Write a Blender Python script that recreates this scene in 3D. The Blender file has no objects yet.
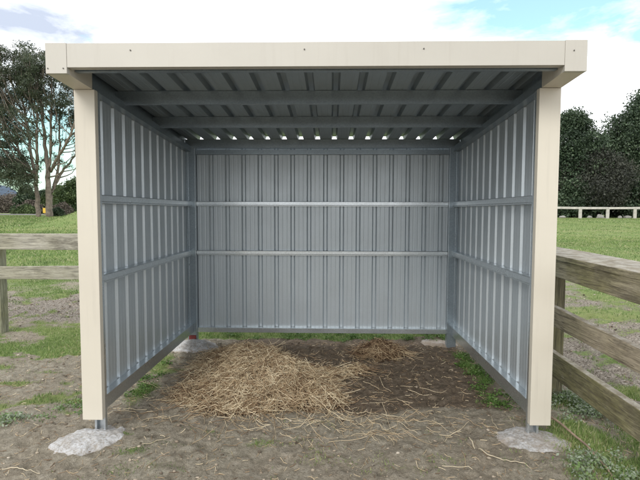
import bpy, math, random
import numpy as np
from mathutils import Vector, Matrix

rng = np.random.default_rng(7)
random.seed(7)
S = bpy.context.scene
COL = S.collection

# ------------------------------------------------------------------ helpers
def smooth01(t):
    t = np.clip(t, 0, 1)
    return t * t * (3 - 2 * t)

def vnoise(x, y, seed=0):
    x = np.asarray(x, float); y = np.asarray(y, float)
    xi = np.floor(x).astype(np.int64); yi = np.floor(y).astype(np.int64)
    fx = x - xi; fy = y - yi
    fx = fx * fx * (3 - 2 * fx); fy = fy * fy * (3 - 2 * fy)
    def h(a, b):
        n = (a * 374761393 + b * 668265263 + seed * 1442695041) & 0x7fffffff
        n = ((n ^ (n >> 13)) * 1274126177) & 0x7fffffff
        n = (n ^ (n >> 16)) & 0xffffff
        return n / float(0xffffff)
    return (h(xi, yi) * (1 - fx) + h(xi + 1, yi) * fx) * (1 - fy) + (h(xi, yi + 1) * (1 - fx) + h(xi + 1, yi + 1) * fx) * fy

def fbm(x, y, seed=0, oct=4):
    s = 0; a = .5; t = 0
    for o in range(oct):
        s = s + a * vnoise(x * 2 ** o + 17.3 * o, y * 2 ** o - 9.1 * o, seed + o); t += a; a *= .5
    return s / t

def blob(x, y, cx, cy, rx, ry, rot=0):
    c, s = math.cos(rot), math.sin(rot)
    dx = x - cx; dy = y - cy
    u = (dx * c + dy * s) / rx; v = (-dx * s + dy * c) / ry
    return np.exp(-(u * u + v * v))

def tag(o, label=None, cat=None, group=None, kind=None):
    if label: o['label'] = label
    if cat: o['category'] = cat
    if group: o['group'] = group
    if kind: o['kind'] = kind
    return o

def empty(name, loc=(0, 0, 0), label=None, cat=None, group=None):
    o = bpy.data.objects.new(name, None); COL.objects.link(o)
    o.location = loc; o.empty_display_size = .2
    return tag(o, label, cat, group)

def mesh_np(name, V, F, mats, parent=None, smooth=False, midx=None, attrs=None, cattrs=None):
    """V (n,3); F (m,k) constant-size faces"""
    me = bpy.data.meshes.new(name)
    V = np.asarray(V, np.float32); F = np.asarray(F, np.int32)
    m, k = F.shape
    me.vertices.add(len(V)); me.vertices.foreach_set('co', V.ravel())
    me.loops.add(m * k); me.loops.foreach_set('vertex_index', F.ravel())
    me.polygons.add(m)
    me.polygons.foreach_set('loop_start', np.arange(0, m * k, k, dtype=np.int32))
    me.polygons.foreach_set('loop_total', np.full(m, k, np.int32))
    if midx is not None: me.polygons.foreach_set('material_index', np.asarray(midx, np.int32))
    if smooth: me.polygons.foreach_set('use_smooth', np.ones(m, bool))
    for nm, arr in (attrs or {}).items():
        a = me.attributes.new(nm, 'FLOAT', 'POINT'); a.data.foreach_set('value', np.asarray(arr, np.float32))
    for mt in (mats if isinstance(mats, (list, tuple)) else [mats]): me.materials.append(mt)
    me.update(calc_edges=True); me.validate()
    o = bpy.data.objects.new(name, me); COL.objects.link(o)
    if parent: o.parent = parent
    return o

class MB:
    def __init__(s): s.v = []; s.f = []
    def box(s, x0, x1, y0, y1, z0, z1, top=None):
        b = len(s.v)
        for z in (z0, z1):
            for (x, y) in ((x0, y0), (x1, y0), (x1, y1), (x0, y1)):
                s.v.append((x, y, z))
        s.f += [tuple(b + i for i in f) for f in ((3, 2, 1, 0), (4, 5, 6, 7), (0, 1, 5, 4), (1, 2, 6, 5), (2, 3, 7, 6), (3, 0, 4, 7))]
        return s
    def sbox(s, x0, x1, y0, y1, z0, z1, slope):
        """box sheared in z by slope*(y)"""
        b = len(s.v); s.box(x0, x1, y0, y1, z0, z1)
        for i in range(b, b + 8):
            x, y, z = s.v[i]; s.v[i] = (x, y, z + slope * y)
        return s
    def quad(s, *p):
        b = len(s.v); s.v += list(p); s.f.append(tuple(range(b, b + len(p)))); return s
    def tube(s, pts, radii, n=6, cap=True):
        pts = [Vector(p) for p in pts]; b = len(s.v)
        up = Vector((0, 0, 1))
        for i, p in enumerate(pts):
            d = (pts[min(i + 1, len(pts) - 1)] - pts[max(i - 1, 0)]).normalized()
            a = d.cross(up if abs(d.z) < .95 else Vector((1, 0, 0))).normalized(); c = d.cross(a)
            for k in range(n):
                t = 2 * math.pi * k / n
                s.v.append(tuple(p + (a * math.cos(t) + c * math.sin(t)) * radii[i]))
        for i in range(len(pts) - 1):
            for k in range(n):
                k2 = (k + 1) % n
                s.f.append((b + i * n + k, b + i * n + k2, b + (i + 1) * n + k2, b + (i + 1) * n + k))
        if cap:
            s.f.append(tuple(b + k for k in range(n))[::-1]); s.f.append(tuple(b + (len(pts) - 1) * n + k for k in range(n)))
        return s
    def loft(s, prof0, prof1):
        """open strip between two polylines"""
        b = len(s.v); n = len(prof0); s.v += list(prof0) + list(prof1)
        for i in range(n - 1): s.f.append((b + i, b + i + 1, b + n + i + 1, b + n + i))
        return s
    def build(s, name, mat, parent=None, smooth=False, bevel=0, solid=0, seg=2):
        me = bpy.data.meshes.new(name); me.from_pydata(s.v, [], s.f); me.materials.append(mat)
        if smooth:
            for p in me.polygons: p.use_smooth = True
        me.update()
        o = bpy.data.objects.new(name, me); COL.objects.link(o)
        if parent: o.parent = parent
        if solid:
            m = o.modifiers.new('thickness', 'SOLIDIFY'); m.thickness = solid; m.offset = 0
        if bevel:
            m = o.modifiers.new('edge', 'BEVEL'); m.width = bevel; m.segments = seg; m.limit_method = 'ANGLE'
        return o

# ------------------------------------------------------------------ materials
def newmat(name):
    m = bpy.data.materials.new(name); m.use_nodes = True
    nt = m.node_tree; bs = nt.nodes['Principled BSDF']
    return m, nt, bs

def N(nt, t, **kw):
    n = nt.nodes.new(t)
    for k, v in kw.items():
        if k in n.inputs: n.inputs[k].default_value = v
        else: setattr(n, k, v)
    return n

def ramp(nt, fac, stops):
    r = nt.nodes.new('ShaderNodeValToRGB'); e = r.color_ramp.elements
    e[0].position, e[0].color = stops[0][0], (*stops[0][1], 1)
    e[1].position, e[1].color = stops[-1][0], (*stops[-1][1], 1)
    for p, c in stops[1:-1]:
        k = e.new(p); k.color = (*c, 1)
    nt.links.new(fac, r.inputs[0]); return r.outputs[0]

def mix(nt, fac, a, b, mode='MIX'):
    m = nt.nodes.new('ShaderNodeMix'); m.data_type = 'RGBA'; m.blend_type = mode
    for s, v in ((m.inputs[0], fac), (m.inputs[6], a), (m.inputs[7], b)):
        if isinstance(v, (int, float)): s.default_value = v
        elif isinstance(v, tuple): s.default_value = (*v, 1)
        else: nt.links.new(v, s)
    return m.outputs[2]

def noise(nt, scale, detail=3, rough=.5, vec=None, mscale=None, dist=0, typ=None):
    n = N(nt, 'ShaderNodeTexNoise', Scale=scale, Detail=detail, Roughness=rough, Distortion=dist)
    if vec is not None:
        if mscale:
            mp = nt.nodes.new('ShaderNodeMapping'); mp.inputs['Scale'].default_value = mscale
            nt.links.new(vec, mp.inputs[0]); vec = mp.outputs[0]
        nt.links.new(vec, n.inputs['Vector'])
    return n.outputs[0]

def bump(nt, bs, h, strength=.3, dist=.01):
    b = N(nt, 'ShaderNodeBump', Strength=strength, Distance=dist)
    nt.links.new(h, b.inputs['Height']); nt.links.new(b.outputs[0], bs.inputs['Normal'])
    return b

def coords(nt, which='Object'):
    return nt.nodes.new('ShaderNodeTexCoord').outputs[which]

def mat_cream():
    m, nt, bs = newmat('cream_painted_steel'); c = coords(nt)
    n = noise(nt, 1.4, 5, .6, c); n2 = noise(nt, 30, 3, .6, c, (1, 1, .06))
    col = ramp(nt, n, [(.3, (.575, .535, .450)), (.7, (.62, .58, .49))])
    col = mix(nt, ramp(nt, n2, [(.55, (0, 0, 0)), (.8, (.28, .28, .28))]), col, (.40, .37, .32))
    nt.links.new(col, bs.inputs['Base Color']); bs.inputs['Roughness'].default_value = .42
    bump(nt, bs, noise(nt, 2.2, 2, .5, c), .25, .01)
    return m

def mat_zinc(name, tone=(.60, .635, .66), rough=.38, metal=.82, spang=.06, grime=.35):
    m, nt, bs = newmat(name); c = coords(nt)
    v = N(nt, 'ShaderNodeTexVoronoi', Scale=110.0); nt.links.new(c, v.inputs['Vector'])
    sp = N(nt, 'ShaderNodeSeparateColor'); nt.links.new(v.outputs['Color'], sp.inputs[0])
    n = noise(nt, 3, 4, .6, c)
    dark = tuple(x * (1 - spang * 2.2) for x in tone)
    col = ramp(nt, sp.outputs[0], [(0, dark), (1, tone)])
    dn = noise(nt, 5, 5, .7, c, (1, 1, .25))
    col = mix(nt, ramp(nt, dn, [(.45, (0, 0, 0)), (.75, (grime,) * 3)]), col, tuple(x * .72 for x in tone))
    nt.links.new(col, bs.inputs['Base Color']); bs.inputs['Metallic'].default_value = metal
    r = nt.nodes.new('ShaderNodeMapRange'); r.inputs[3].default_value = rough - .07; r.inputs[4].default_value = rough + .12
    nt.links.new(n, r.inputs[0]); nt.links.new(r.outputs[0], bs.inputs['Roughness'])
    bump(nt, bs, noise(nt, 3.5, 2, .5, c), .22, .012)
    return m

def mat_simple(name, col, rough=.8, metal=0, var=.25, scale=8, bumps=.3, bd=.005):
    m, nt, bs = newmat(name); c = coords(nt)
    n = noise(nt, scale, 5, .65, c)
    cc = ramp(nt, n, [(.3, tuple(x * (1 - var) for x in col)), (.7, tuple(min(1, x * (1 + var)) for x in col))])
    nt.links.new(cc, bs.inputs['Base Color']); bs.inputs['Roughness'].default_value = rough; bs.inputs['Metallic'].default_value = metal
    if bumps: bump(nt, bs, noise(nt, scale * 4, 4, .6, c), bumps, bd)
    return m

def mat_concrete():
    m, nt, bs = newmat('spilled_concrete'); c = coords(nt)
    n = noise(nt, 9, 6, .7, c); n2 = noise(nt, 60, 3, .7, c)
    col = ramp(nt, n, [(.28, (.27, .25, .225)), (.5, (.44, .44, .44)), (.7, (.56, .575, .60))])
    col = mix(nt, ramp(nt, n2, [(.46, (0, 0, 0)), (.60, (.75, .75, .75))]), col, (.25, .225, .19))
    a = nt.nodes.new('ShaderNodeAttribute'); a.attribute_name = 'edge'
    col = mix(nt, a.outputs['Fac'], col, (.24, .19, .14))
    nt.links.new(col, bs.inputs['Base Color']); bs.inputs['Roughness'].default_value = .95
    bump(nt, bs, mix(nt, .5, n, n2), .5, .008)
    return m

def mat_wood(name, ax, a=(.15, .13, .095), b=(.30, .265, .20), moss=.5, pale=(.38, .36, .31)):
    m, nt, bs = newmat(name); c = coords(nt)
    st = {'x': (.7, 9, 9), 'y': (9, .7, 9), 'z': (9, 9, .7)}[ax]
    g = noise(nt, 3.2, 6, .7, c, st, .4); g2 = noise(nt, 1.7, 4, .6, c); g3 = noise(nt, 9, 5, .75, c)
    col = ramp(nt, g, [(.28, a), (.72, b)])
    col = mix(nt, ramp(nt, g2, [(.42, (0, 0, 0)), (.62, (moss,) * 3)]), col, (.15, .145, .045))
    stn = noise(nt, 2.3, 6, .75, c, tuple(max(q * .22, .5) for q in st))
    col = mix(nt, ramp(nt, stn, [(.52, (0, 0, 0)), (.62, (.55, .55, .55))]), col, (.055, .045, .028))
    col = mix(nt, ramp(nt, g3, [(.60, (0, 0, 0)), (.74, (.35, .35, .35))]), col, pale)
    fine = noise(nt, 11, 5, .8, c, st, .2)
    col = mix(nt, 1.0, col, ramp(nt, fine, [(.34, (.60, .58, .55)), (.5, (1, 1, 1)), (.66, (1.3, 1.29, 1.26))]), 'MULTIPLY')
    crk = noise(nt, 5, 2, .4, c, tuple(q * (.35 if q < 1 else 1) for q in st), .1)
    col = mix(nt, ramp(nt, crk, [(.475, (0, 0, 0)), (.495, (.85, .85, .85)), (.505, (.85, .85, .85)), (.525, (0, 0, 0))]), col, tuple(q * .45 for q in a))
    kn = N(nt, 'ShaderNodeTexVoronoi', Scale=2.6); nt.links.new(c, kn.inputs['Vector'])
    col = mix(nt, ramp(nt, kn.outputs['Distance'], [(.05, (.7, .7, .7)), (.10, (0, 0, 0))]), col, (.085, .058, .035))
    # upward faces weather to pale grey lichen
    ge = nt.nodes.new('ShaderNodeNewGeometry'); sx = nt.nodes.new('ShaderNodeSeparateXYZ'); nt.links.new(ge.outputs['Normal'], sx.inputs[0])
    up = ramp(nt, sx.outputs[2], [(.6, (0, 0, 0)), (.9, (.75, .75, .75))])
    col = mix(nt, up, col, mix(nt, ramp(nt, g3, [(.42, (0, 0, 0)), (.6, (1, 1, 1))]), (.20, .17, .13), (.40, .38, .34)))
    nt.links.new(col, bs.inputs['Base Color']); bs.inputs['Roughness'].default_value = .9
    bump(nt, bs, g, .7, .008)
    return m

def mat_attr(name, stops, rough=.8, attr='tone', transl=0, spec=.3):
    """colour picked by a per-piece number (each straw, blade or leaf has its own colour)"""
    m, nt, bs = newmat(name)
    a = nt.nodes.new('ShaderNodeAttribute'); a.attribute_name = attr
    col = ramp(nt, a.outputs['Fac'], stops)
    nt.links.new(col, bs.inputs['Base Color']); bs.inputs['Roughness'].default_value = rough
    bs.inputs['Specular IOR Level'].default_value = spec
    if transl:
        t = nt.nodes.new('ShaderNodeBsdfTranslucent'); nt.links.new(col, t.inputs[0])
        mx = nt.nodes.new('ShaderNodeMixShader'); mx.inputs[0].default_value = transl
        out = nt.nodes['Material Output']
        nt.links.new(bs.outputs[0], mx.inputs[1]); nt.links.new(t.outputs[0], mx.inputs[2]); nt.links.new(mx.outputs[0], out.inputs[0])
    return m

def mat_ground():
    m, nt, bs = newmat('paddock_soil'); c = coords(nt, 'Object')
    def att(n):
        a = nt.nodes.new('ShaderNodeAttribute'); a.attribute_name = n; return a.outputs['Fac']
    n1 = noise(nt, 1.3, 6, .65, c); n2 = noise(nt, 14, 6, .72, c); n3 = noise(nt, 95, 4, .7, c); n4 = noise(nt, 45, 5, .8, c)
    dry = ramp(nt, n2, [(.32, (.185, .162, .120)), (.5, (.290, .262, .203)), (.66, (.38, .350, .285))])
    dry = mix(nt, ramp(nt, n1, [(.4, (0, 0, 0)), (.65, (.4, .4, .4))]), dry, (.235, .190, .145))
    dry = mix(nt, ramp(nt, n4, [(.56, (0, 0, 0)), (.66, (.6, .6, .6))]), dry, (.47, .42, .34))
    dry = mix(nt, ramp(nt, n4, [(.34, (.6, .6, .6)), (.44, (0, 0, 0))]), dry, (.085, .066, .048))
    darker = ramp(nt, n2, [(.30, (.078, .060, .043)), (.52, (.150, .118, .086)), (.70, (.24, .195, .148))])  # darker soil tones for the shelter floor
    darker = mix(nt, ramp(nt, n4, [(.63, (0, 0, 0)), (.70, (.7, .7, .7))]), darker, (.26, .21, .155))
    col = mix(nt, att('dark_soil'), dry, darker)
    # greyed gravelly mud (tone below)
    grv = ramp(nt, n4, [(.38, (.085, .072, .058)), (.48, (.235, .205, .17)), (.58, (.36, .325, .28)), (.66, (.52, .48, .42))])
    col = mix(nt, att('gravel'), col, grv)
    n5 = noise(nt, 210, 3, .8, c); n6 = noise(nt, 26, 5, .85, c, None, .6)
    col = mix(nt, 1.0, col, ramp(nt, n5, [(.36, (.80, .79, .78)), (.5, (1, 1, 1)), (.66, (1.2, 1.19, 1.17))]), 'MULTIPLY')
    col = mix(nt, 1.0, col, ramp(nt, n6, [(.38, (.80, .79, .78)), (.5, (1, 1, 1)), (.62, (1.14, 1.13, 1.12))]), 'MULTIPLY')
    gcol = ramp(nt, n2, [(.28, (.078, .112, .036)), (.5, (.158, .228, .072)), (.7, (.265, .32, .12))])
    far = noise(nt, .35, 5, .6, c, (1, 2.2, 1))
    gcol = mix(nt, ramp(nt, far, [(.4, (0, 0, 0)), (.62, (.55, .55, .55))]), gcol, (.25, .26, .11))
    # fray the edge of the grass cover with fine noise
    sub = nt.nodes.new('ShaderNodeMath'); sub.operation = 'ADD'; nt.links.new(att('veg'), sub.inputs[0])
    ms = nt.nodes.new('ShaderNodeMath'); ms.operation = 'MULTIPLY_ADD'; ms.inputs[1].default_value = 1.3; ms.inputs[2].default_value = -.65
    nt.links.new(n4, ms.inputs[0]); nt.links.new(ms.outputs[0], sub.inputs[1])
    gm = ramp(nt, sub.outputs[0], [(.42, (0, 0, 0)), (.62, (1, 1, 1))])
    col = mix(nt, gm, col, gcol)
    nt.links.new(col, bs.inputs['Base Color']); bs.inputs['Roughness'].default_value = .95
    bs.inputs['Specular IOR Level'].default_value = .2
    h = mix(nt, .5, n2, mix(nt, .5, n4, n3))
    bump(nt, bs, h, 1.0, .045)
    return m

CREAM = mat_cream()
FASC = mat_cream()  # greyer, darker copy of the cream for fascia and corner caps
FASC.name = 'greyer_fascia_paint'
for e_, c_ in zip([n for n in FASC.node_tree.nodes if n.type == 'VALTORGB'][0].color_ramp.elements, ((.46, .44, .39, 1), (.505, .485, .43, 1))): e_.color = c_
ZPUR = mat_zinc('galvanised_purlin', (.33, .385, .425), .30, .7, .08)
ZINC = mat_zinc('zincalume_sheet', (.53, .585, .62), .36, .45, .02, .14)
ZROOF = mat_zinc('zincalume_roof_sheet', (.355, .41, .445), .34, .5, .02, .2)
GALV = mat_zinc('galvanised_section', (.70, .75, .78), .27, .85, .08)
SCREW = mat_simple('screw_steel', (.12, .11, .10), .5, .6, .1, 40, 0)
REDOX = mat_simple('red_oxide_primer', (.16, .022, .018), .6, 0, .3, 30, .2)
CONC = mat_concrete()
WOODY = mat_wood('weathered_rail_timber', 'y', (.20, .165, .115), (.46, .40, .30), .3)
WOODM = mat_wood('mossy_rail_timber', 'y', (.20, .17, .11), (.46, .42, .31), .7)
WOODX = mat_wood('silvered_rail_timber', 'x', (.26, .245, .20), (.46, .44, .37), .25, (.5, .49, .43))
WOODZ = mat_wood('mossy_post_timber', 'z', (.10, .09, .06), (.24, .215, .15), .6)
WOODZL = mat_wood('lichened_post_timber', 'z', (.17, .175, .12), (.33, .33, .25), .5)
WHITEF = mat_simple('bleached_fence_timber', (.46, .44, .40), .85, 0, .25, 3, .3)
GROUND = mat_ground()

# ------------------------------------------------------------------ terrain
SL = -.061
def H(x, y):
    x = np.asarray(x, float); y = np.asarray(y, float)
    r = smooth01((y - 6) / 36.)
    h = 1.03 * r
    h = h + 1.5 * blob(x, y, -13.5, 27, 3.2, 3.2)
    h = h + (fbm(x * .28, y * .28, 3, 3) - .5) * .10 * smooth01((np.hypot(x, y) - 3) / 6)
    return h

def hoofs(x, y, cell, seed, rad, depth, chance):
    out = np.zeros_like(x); cxx = np.floor(x / cell); cyy_ = np.floor(y / cell)
    for i in (-1, 0, 1):
        for j in (-1, 0, 1):
            a = cxx + i; b = cyy_ + j
            jx = vnoise(a * 1.0, b * 1.0, seed); jy = vnoise(a, b, seed + 1); on = vnoise(a, b, seed + 2) < chance
            d = np.hypot(x - (a + .1 + .8 * jx) * cell, y - (b + .1 + .8 * jy) * cell) / (rad * (.7 + .6 * vnoise(a, b, seed + 3)))
            out = out + on * depth * (-np.exp(-d ** 4) + .45 * np.exp(-((d - 1.35) / .35) ** 2))
    return out

def micro(x, y):
    near = 1 - smooth01((np.hypot(x, y - 1) - 6) / 5)
    m = (fbm(x * 3.1, y * 3.1, 11, 3) - .5) * .045 + (fbm(x * 11, y * 11, 21, 3) - .5) * .032 + (np.abs(fbm(x * 26, y * 26, 31, 2) - .5)) * .026
    m = m + (hoofs(x, y, .26, 101, .052, .020, .36) + hoofs(x, y, .11, 111, .022, .008, .5)) * np.where(y < 3, 1, 1.5)
    # hoof-pocked ground in the gravelly mud
    g = gravel(x, y)
    m = m + g * (fbm(x * 6.5, y * 6.5, 41, 2) - .5) * .10
    return m * near

def gravel(x, y):
    a = smooth01((y - 3.1) / .5) * (1 - smooth01((y - 5.2) / 1.2)) * smooth01((-1.9 - x) / .5)
    b = smooth01((x - 2.1) / .4) * (1 - smooth01((y - 3.0 - (x - 2) * .9) / 2.0)) * smooth01((y + 1.5) / 1.0)
    return np.clip(a + b, 0, 1)

def dark_soil(x, y):  # mask of the darker soil across the shelter floor, crisp along the front
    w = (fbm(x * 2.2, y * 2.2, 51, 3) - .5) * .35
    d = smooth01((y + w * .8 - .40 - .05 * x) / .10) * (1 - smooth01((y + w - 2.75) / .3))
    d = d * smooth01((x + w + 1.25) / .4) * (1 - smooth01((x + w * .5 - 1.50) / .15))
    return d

def veg(x, y):
    w = fbm(x * 1.6, y * 1.6, 61, 4) - .5
    w2 = fbm(x * 5.5, y * 5.5, 67, 3) - .5
    g = np.zeros_like(x)
    # far paddock
    g = np.maximum(g, smooth01((y + w * 6 - 6.5 + np.where(x > 0, -2.0, 0)) / 4.0) * 1.1)
    # left of the shelter
    left = smooth01((-1.55 - x) / .3)
    strip = smooth01((y - 1.75 - (x + 3) * -.12 + w * .9 + w2 * .5) / .25) * (1 - smooth01((y - 3.15 + w * .7 + w2 * .4) / .3))
    g = np.maximum(g, left * strip * np.clip(.78 + w * 1.6 + w2 * 1.5, .1, 1.1))
    g = np.maximum(g, left * np.clip(.30 + w2 * 1.6 + w, 0, 1) * smooth01((y - 3.2) / .6))
    g = np.maximum(g, left * (.55 + w) * smooth01((y - 5.0 + w * 2) / 1.0))
    for b in ((-2.8, .50, .50, .17, .1, 1.2), (-2.28, .62, .36, .12, .6, 1.05), (-2.75, .95, .3, .07, .2, .7), (-2.05, .93, .12, .09, 0, .8), (-2.3, .98, .14, .06, 0, .7), (-2.0, .58, .12, .06, .3, .7), (-1.95, .38, .10, .05, 0, .6),
              (-2.35, .20, .25, .07, .2, .75), (-3.3, 1.35, .3, .12, 0, .8), (-2.1, 1.55, .35, .1, .2, .6), (-2.6, 1.25, .2, .06, 0, .6),
              (-1.52, .85, .12, .42, 0, .85), (-1.62, 1.6, .16, .4, 0, .7), (-1.48, 1.35, .3, .13, 0, .6), (-1.2, -.22, .16, .08, 0, .42), (-1.33, .0, .08, .05, 0, .5),
              (-.75, .07, .2, .07, 0, .42), (-.9, -.12, .25, .08, 0, .38), (-.35, -.1, .35, .1, 0, .36), (.15, -.3, .35, .1, 0, .34), (.55, -.38, .3, .1, 0, .38), (.9, -.25, .25, .1, 0, .36), (-1.0, -.42, .3, .1, 0, .38),
              (1.66, -.02, .16, .26, .3, 1.1), (1.88, .06, .2, .34, .2, 1.2), (1.92, -.34, .28, .24, 0, 1.2), (1.62, -.38, .14, .14, 0, .9), (2.12, .62, .2, .2, 0, .9), (2.25, .0, .2, .3, 0, .7),
              (1.9, .55, .14, .2, 0, .6), (1.53, 1.55, .10, .55, 0, .9), (4.4, 4.2, 1.3, .8, 0, .85), (3.2, 2.9, .7, .35, 0, .6), (5.8, 5.6, 1.8, 1.3, 0, .95), (4.0, 3.0, .8, .3, .2, .6), (6.8, 7.0, 2.5, 1.2, 0, .95)):
        g = np.maximum(g, blob(x, y, *b[:5]) * b[5] * (1 + w2 * 1.6))
    # behind the shelter
    bk = smooth01((y - 2.42 + w * .3 - .10 * np.clip(x, 0, 2)) / .15) * (1 - smooth01((np.abs(x) - 2.2) / .5))
    g = np.maximum(g, bk * .95)
    g = np.maximum(g, np.where(x > 2, .30 + w * 1.1 + w2 * .9, np.where(x < -1.7, .12 + w * .7 + w2 * .7, .05 + w * .4 + w2 * .3)) * smooth01((y + 2) / 2))
    return np.clip(g, 0, 1.2)

def axis(lo, hi, step, far_lo, far_hi, grow=1.09):
    a = list(np.arange(lo, hi + 1e-6, step)); s = step; x = hi
    up = []
    while x < far_hi: s *= grow; x += s; up.append(x)
    s = step; x = lo; dn = []
    while x > far_lo: s *= grow; x -= s; dn.append(x)
    return np.array(dn[::-1] + a + up)

gx = axis(-3.2, 2.8, .018, -900, 900, 1.06); gy = axis(-1.0, 2.9, .018, -300, 1200, 1.05)
GX, GY = np.meshgrid(gx, gy)
GZ = H(GX, GY) + micro(GX, GY)
nx, ny = len(gx), len(gy)
idx = np.arange(nx * ny).reshape(ny, nx)
F = np.stack([idx[:-1, :-1], idx[:-1, 1:], idx[1:, 1:], idx[1:, :-1]], -1).reshape(-1, 4)
V = np.stack([GX.ravel(), GY.ravel(), GZ.ravel()], 1)
ground = mesh_np('ground', V, F, GROUND, smooth=True, attrs={'veg': veg(GX, GY).ravel(), 'dark_soil': dark_soil(GX, GY).ravel(), 'gravel': gravel(GX, GY).ravel()})
tag(ground, kind='structure')

def gz(x, y):
    return H(x, y) + micro(x, y)

# ------------------------------------------------------------------ shelter
sh = empty('horse_shelter', (0, 0, 0), 'open fronted corrugated steel horse shelter with cream posts and fascia', 'shelter')
XW, YB = 1.56, 2.345
P = .19
def profile(a0, a1, phase=0., rh=.022, rb=.056, rt=.026):
    """points (a, height) across a ribbed sheet"""
    k0 = math.floor((a0 - phase) / P) - 1; k1 = math.ceil((a1 - phase) / P) + 1
    pts = []
    for k in range(k0, k1 + 1):
        c = phase + k * P
        pts += [(c - rb / 2, 0), (c - rt / 2, rh), (c + rt / 2, rh), (c + rb / 2, 0)]
        for q in (.36, .64):
            m = c + P * q
            pts += [(m - .007, 0), (m - .003, .0014), (m + .003, .0014), (m + .007, 0)]
    out = []
    for (p, q) in zip(pts[:-1], pts[1:]):
        if q[0] < a0 or p[0] > a1: continue
        def lerp(a): t = (a - p[0]) / (q[0] - p[0]) if q[0] > p[0] else 0; return (a, p[1] + (q[1] - p[1]) * t)
        A = p if p[0] >= a0 else lerp(a0); B = q if q[0] <= a1 else lerp(a1)
        if not out: out.append(A)
        out.append(B)
    return out

def ztop(y): return 2.44 + SL * y       # underside of purlins / top of rafters
# side walls
for s in (-1, 1):
    pr = profile(.080, YB + .02, .06)
    lo = [(s * (XW + h), a, .158) for a, h in pr]; hi = [(s * (XW + h), a, 2.50 + SL * a) for a, h in pr]
    MB().loft(lo, hi).build('wall_panel', ZINC, sh, solid=.0009)
pr = profile(-1.555, 1.555, .045)
MB().loft([(a, YB + h, .156) for a, h in pr], [(a, YB + h, 2.335) for a, h in pr]).build('wall_panel', ZINC, sh, solid=.0009)
# roof
zr = lambda y: 2.541 + SL * (y + .31)
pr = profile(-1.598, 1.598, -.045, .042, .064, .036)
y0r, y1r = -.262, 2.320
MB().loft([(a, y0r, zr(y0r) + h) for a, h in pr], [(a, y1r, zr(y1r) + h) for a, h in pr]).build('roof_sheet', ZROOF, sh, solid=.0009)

# cream posts with steel channel cores
def channel(mb, x0, x1, y0, y1, z0, z1, open_to, t=.003, lip=.014):
    """C section, vertical. open_to '-y' or '+y'"""
    if open_to == '-y': yw0, yw1, yl0, yl1 = y1 - t, y1, y0, y0 + t
    else: yw0, yw1, yl0, yl1 = y0, y0 + t, y1 - t, y1
    mb.box(x0 + t, x1 - t, yw0, yw1, z0, z1)
    mb.box(x0, x0 + t, y0, y1, z0, z1); mb.box(x1 - t, x1, y0, y1, z0, z1)
    mb.box(x0 + t, x0 + lip, yl0, yl1, z0, z1); mb.box(x1 - lip, x1 - t, yl0, yl1, z0, z1)
    return mb

for s in (-1, 1):
    a, b = sorted((s * 1.482, s * 1.558))
    post = channel(MB(), a, b, .047, .078, -.02, 2.378, '-y').build('post', GALV, sh)
    a, b = sorted((s * 1.479, s * 1.62))
    mb = MB().box(a, b, 0, .046, .108, 2.381)
    a, b = sorted((s * 1.6205, s * 1.598)); mb.box(a, b, .0462, .135, .108, 2.372)
    mb.build('post_cover', CREAM, post, bevel=.0025)
    # back corner post
    a, b = sorted((s * 1.452, s * 1.557))
    pb = channel(MB(), a, b, 2.272, 2.343, -.03, 2.30, '+y').build('post', ZPUR, sh)
    mb = MB(); mb.box(s * 1.452 - .002, s * 1.452 + .002, 2.262, 2.272, .16, 2.29); mb.box(s * 1.53 - .002, s * 1.53 + .002, 2.262, 2.272, .16, 2.29)
    mb.build('post_lip', GALV, pb)
# primed stub bracket at the back left foot
MB().box(-1.545, -1.462, 2.2625, 2.2695, .03, .118).build('foot_bracket', REDOX, sh, bevel=.002)

# girts: top hat sections
def tophat_x(z, y_in, x0, x1, hgt=.05, d=.053):
    yo = y_in + d; h = hgt / 2
    pr = [(yo, z + h), (y_in + .004, z + h), (y_in, z + h - .004), (y_in, z - h + .014), (y_in + .007, z - h + .008), (y_in + .007, z - h), (yo, z - h)]
    return MB().loft([(x0, a, b) for a, b in pr], [(x1, a, b) for a, b in pr])
def tophat_y(z, x_in, s, y0, y1, hgt=.05, d=.058):
    xo = x_in + d; h = hgt / 2
    pr = [(xo, z + h), (x_in + .004, z + h), (x_in, z + h - .004), (x_in, z - h + .014), (x_in + .007, z - h + .008), (x_in + .007, z - h), (xo, z - h)]
    return MB().loft([(s * a, y0, b) for a, b in pr], [(s * a, y1, b) for a, b in pr])
for z in (1.652, 1.084):
    tophat_x(z, 2.289, -1.45, 1.45, .052).build('girt', GALV, sh, solid=.0015)
    for s in (-1, 1): tophat_y(z, 1.5, s, .0785, 2.27, .058).build('girt', GALV, sh, solid=.0015)
# top girt and bottom rails (C sections)
MB().box(-1.45, 1.45, 2.290, 2.2925, 2.216, 2.268).box(-1.45, 1.45, 2.2925, 2.343, 2.265, 2.268).box(-1.45, 1.45, 2.2925, 2.343, 2.216, 2.219).build('top_girt', ZPUR, sh)
MB().box(-1.45, 1.45, 2.290, 2.2925, .150, .203).box(-1.45, 1.45, 2.2925, 2.343, .2, .203).box(-1.45, 1.45, 2.2925, 2.343, .15, .153).build('bottom_rail', GALV, sh)
for s in (-1, 1):
    mb = MB()
    for (xa, xb, za, zb) in ((1.497, 1.50, .150, .248), (1.50, 1.559, .245, .248), (1.50, 1.559, .150, .153)):
        a, b = sorted((s * xa, s * xb)); mb.box(a, b, .0785, 2.27, za, zb)
    mb.build('bottom_rail', GALV, sh)
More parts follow.
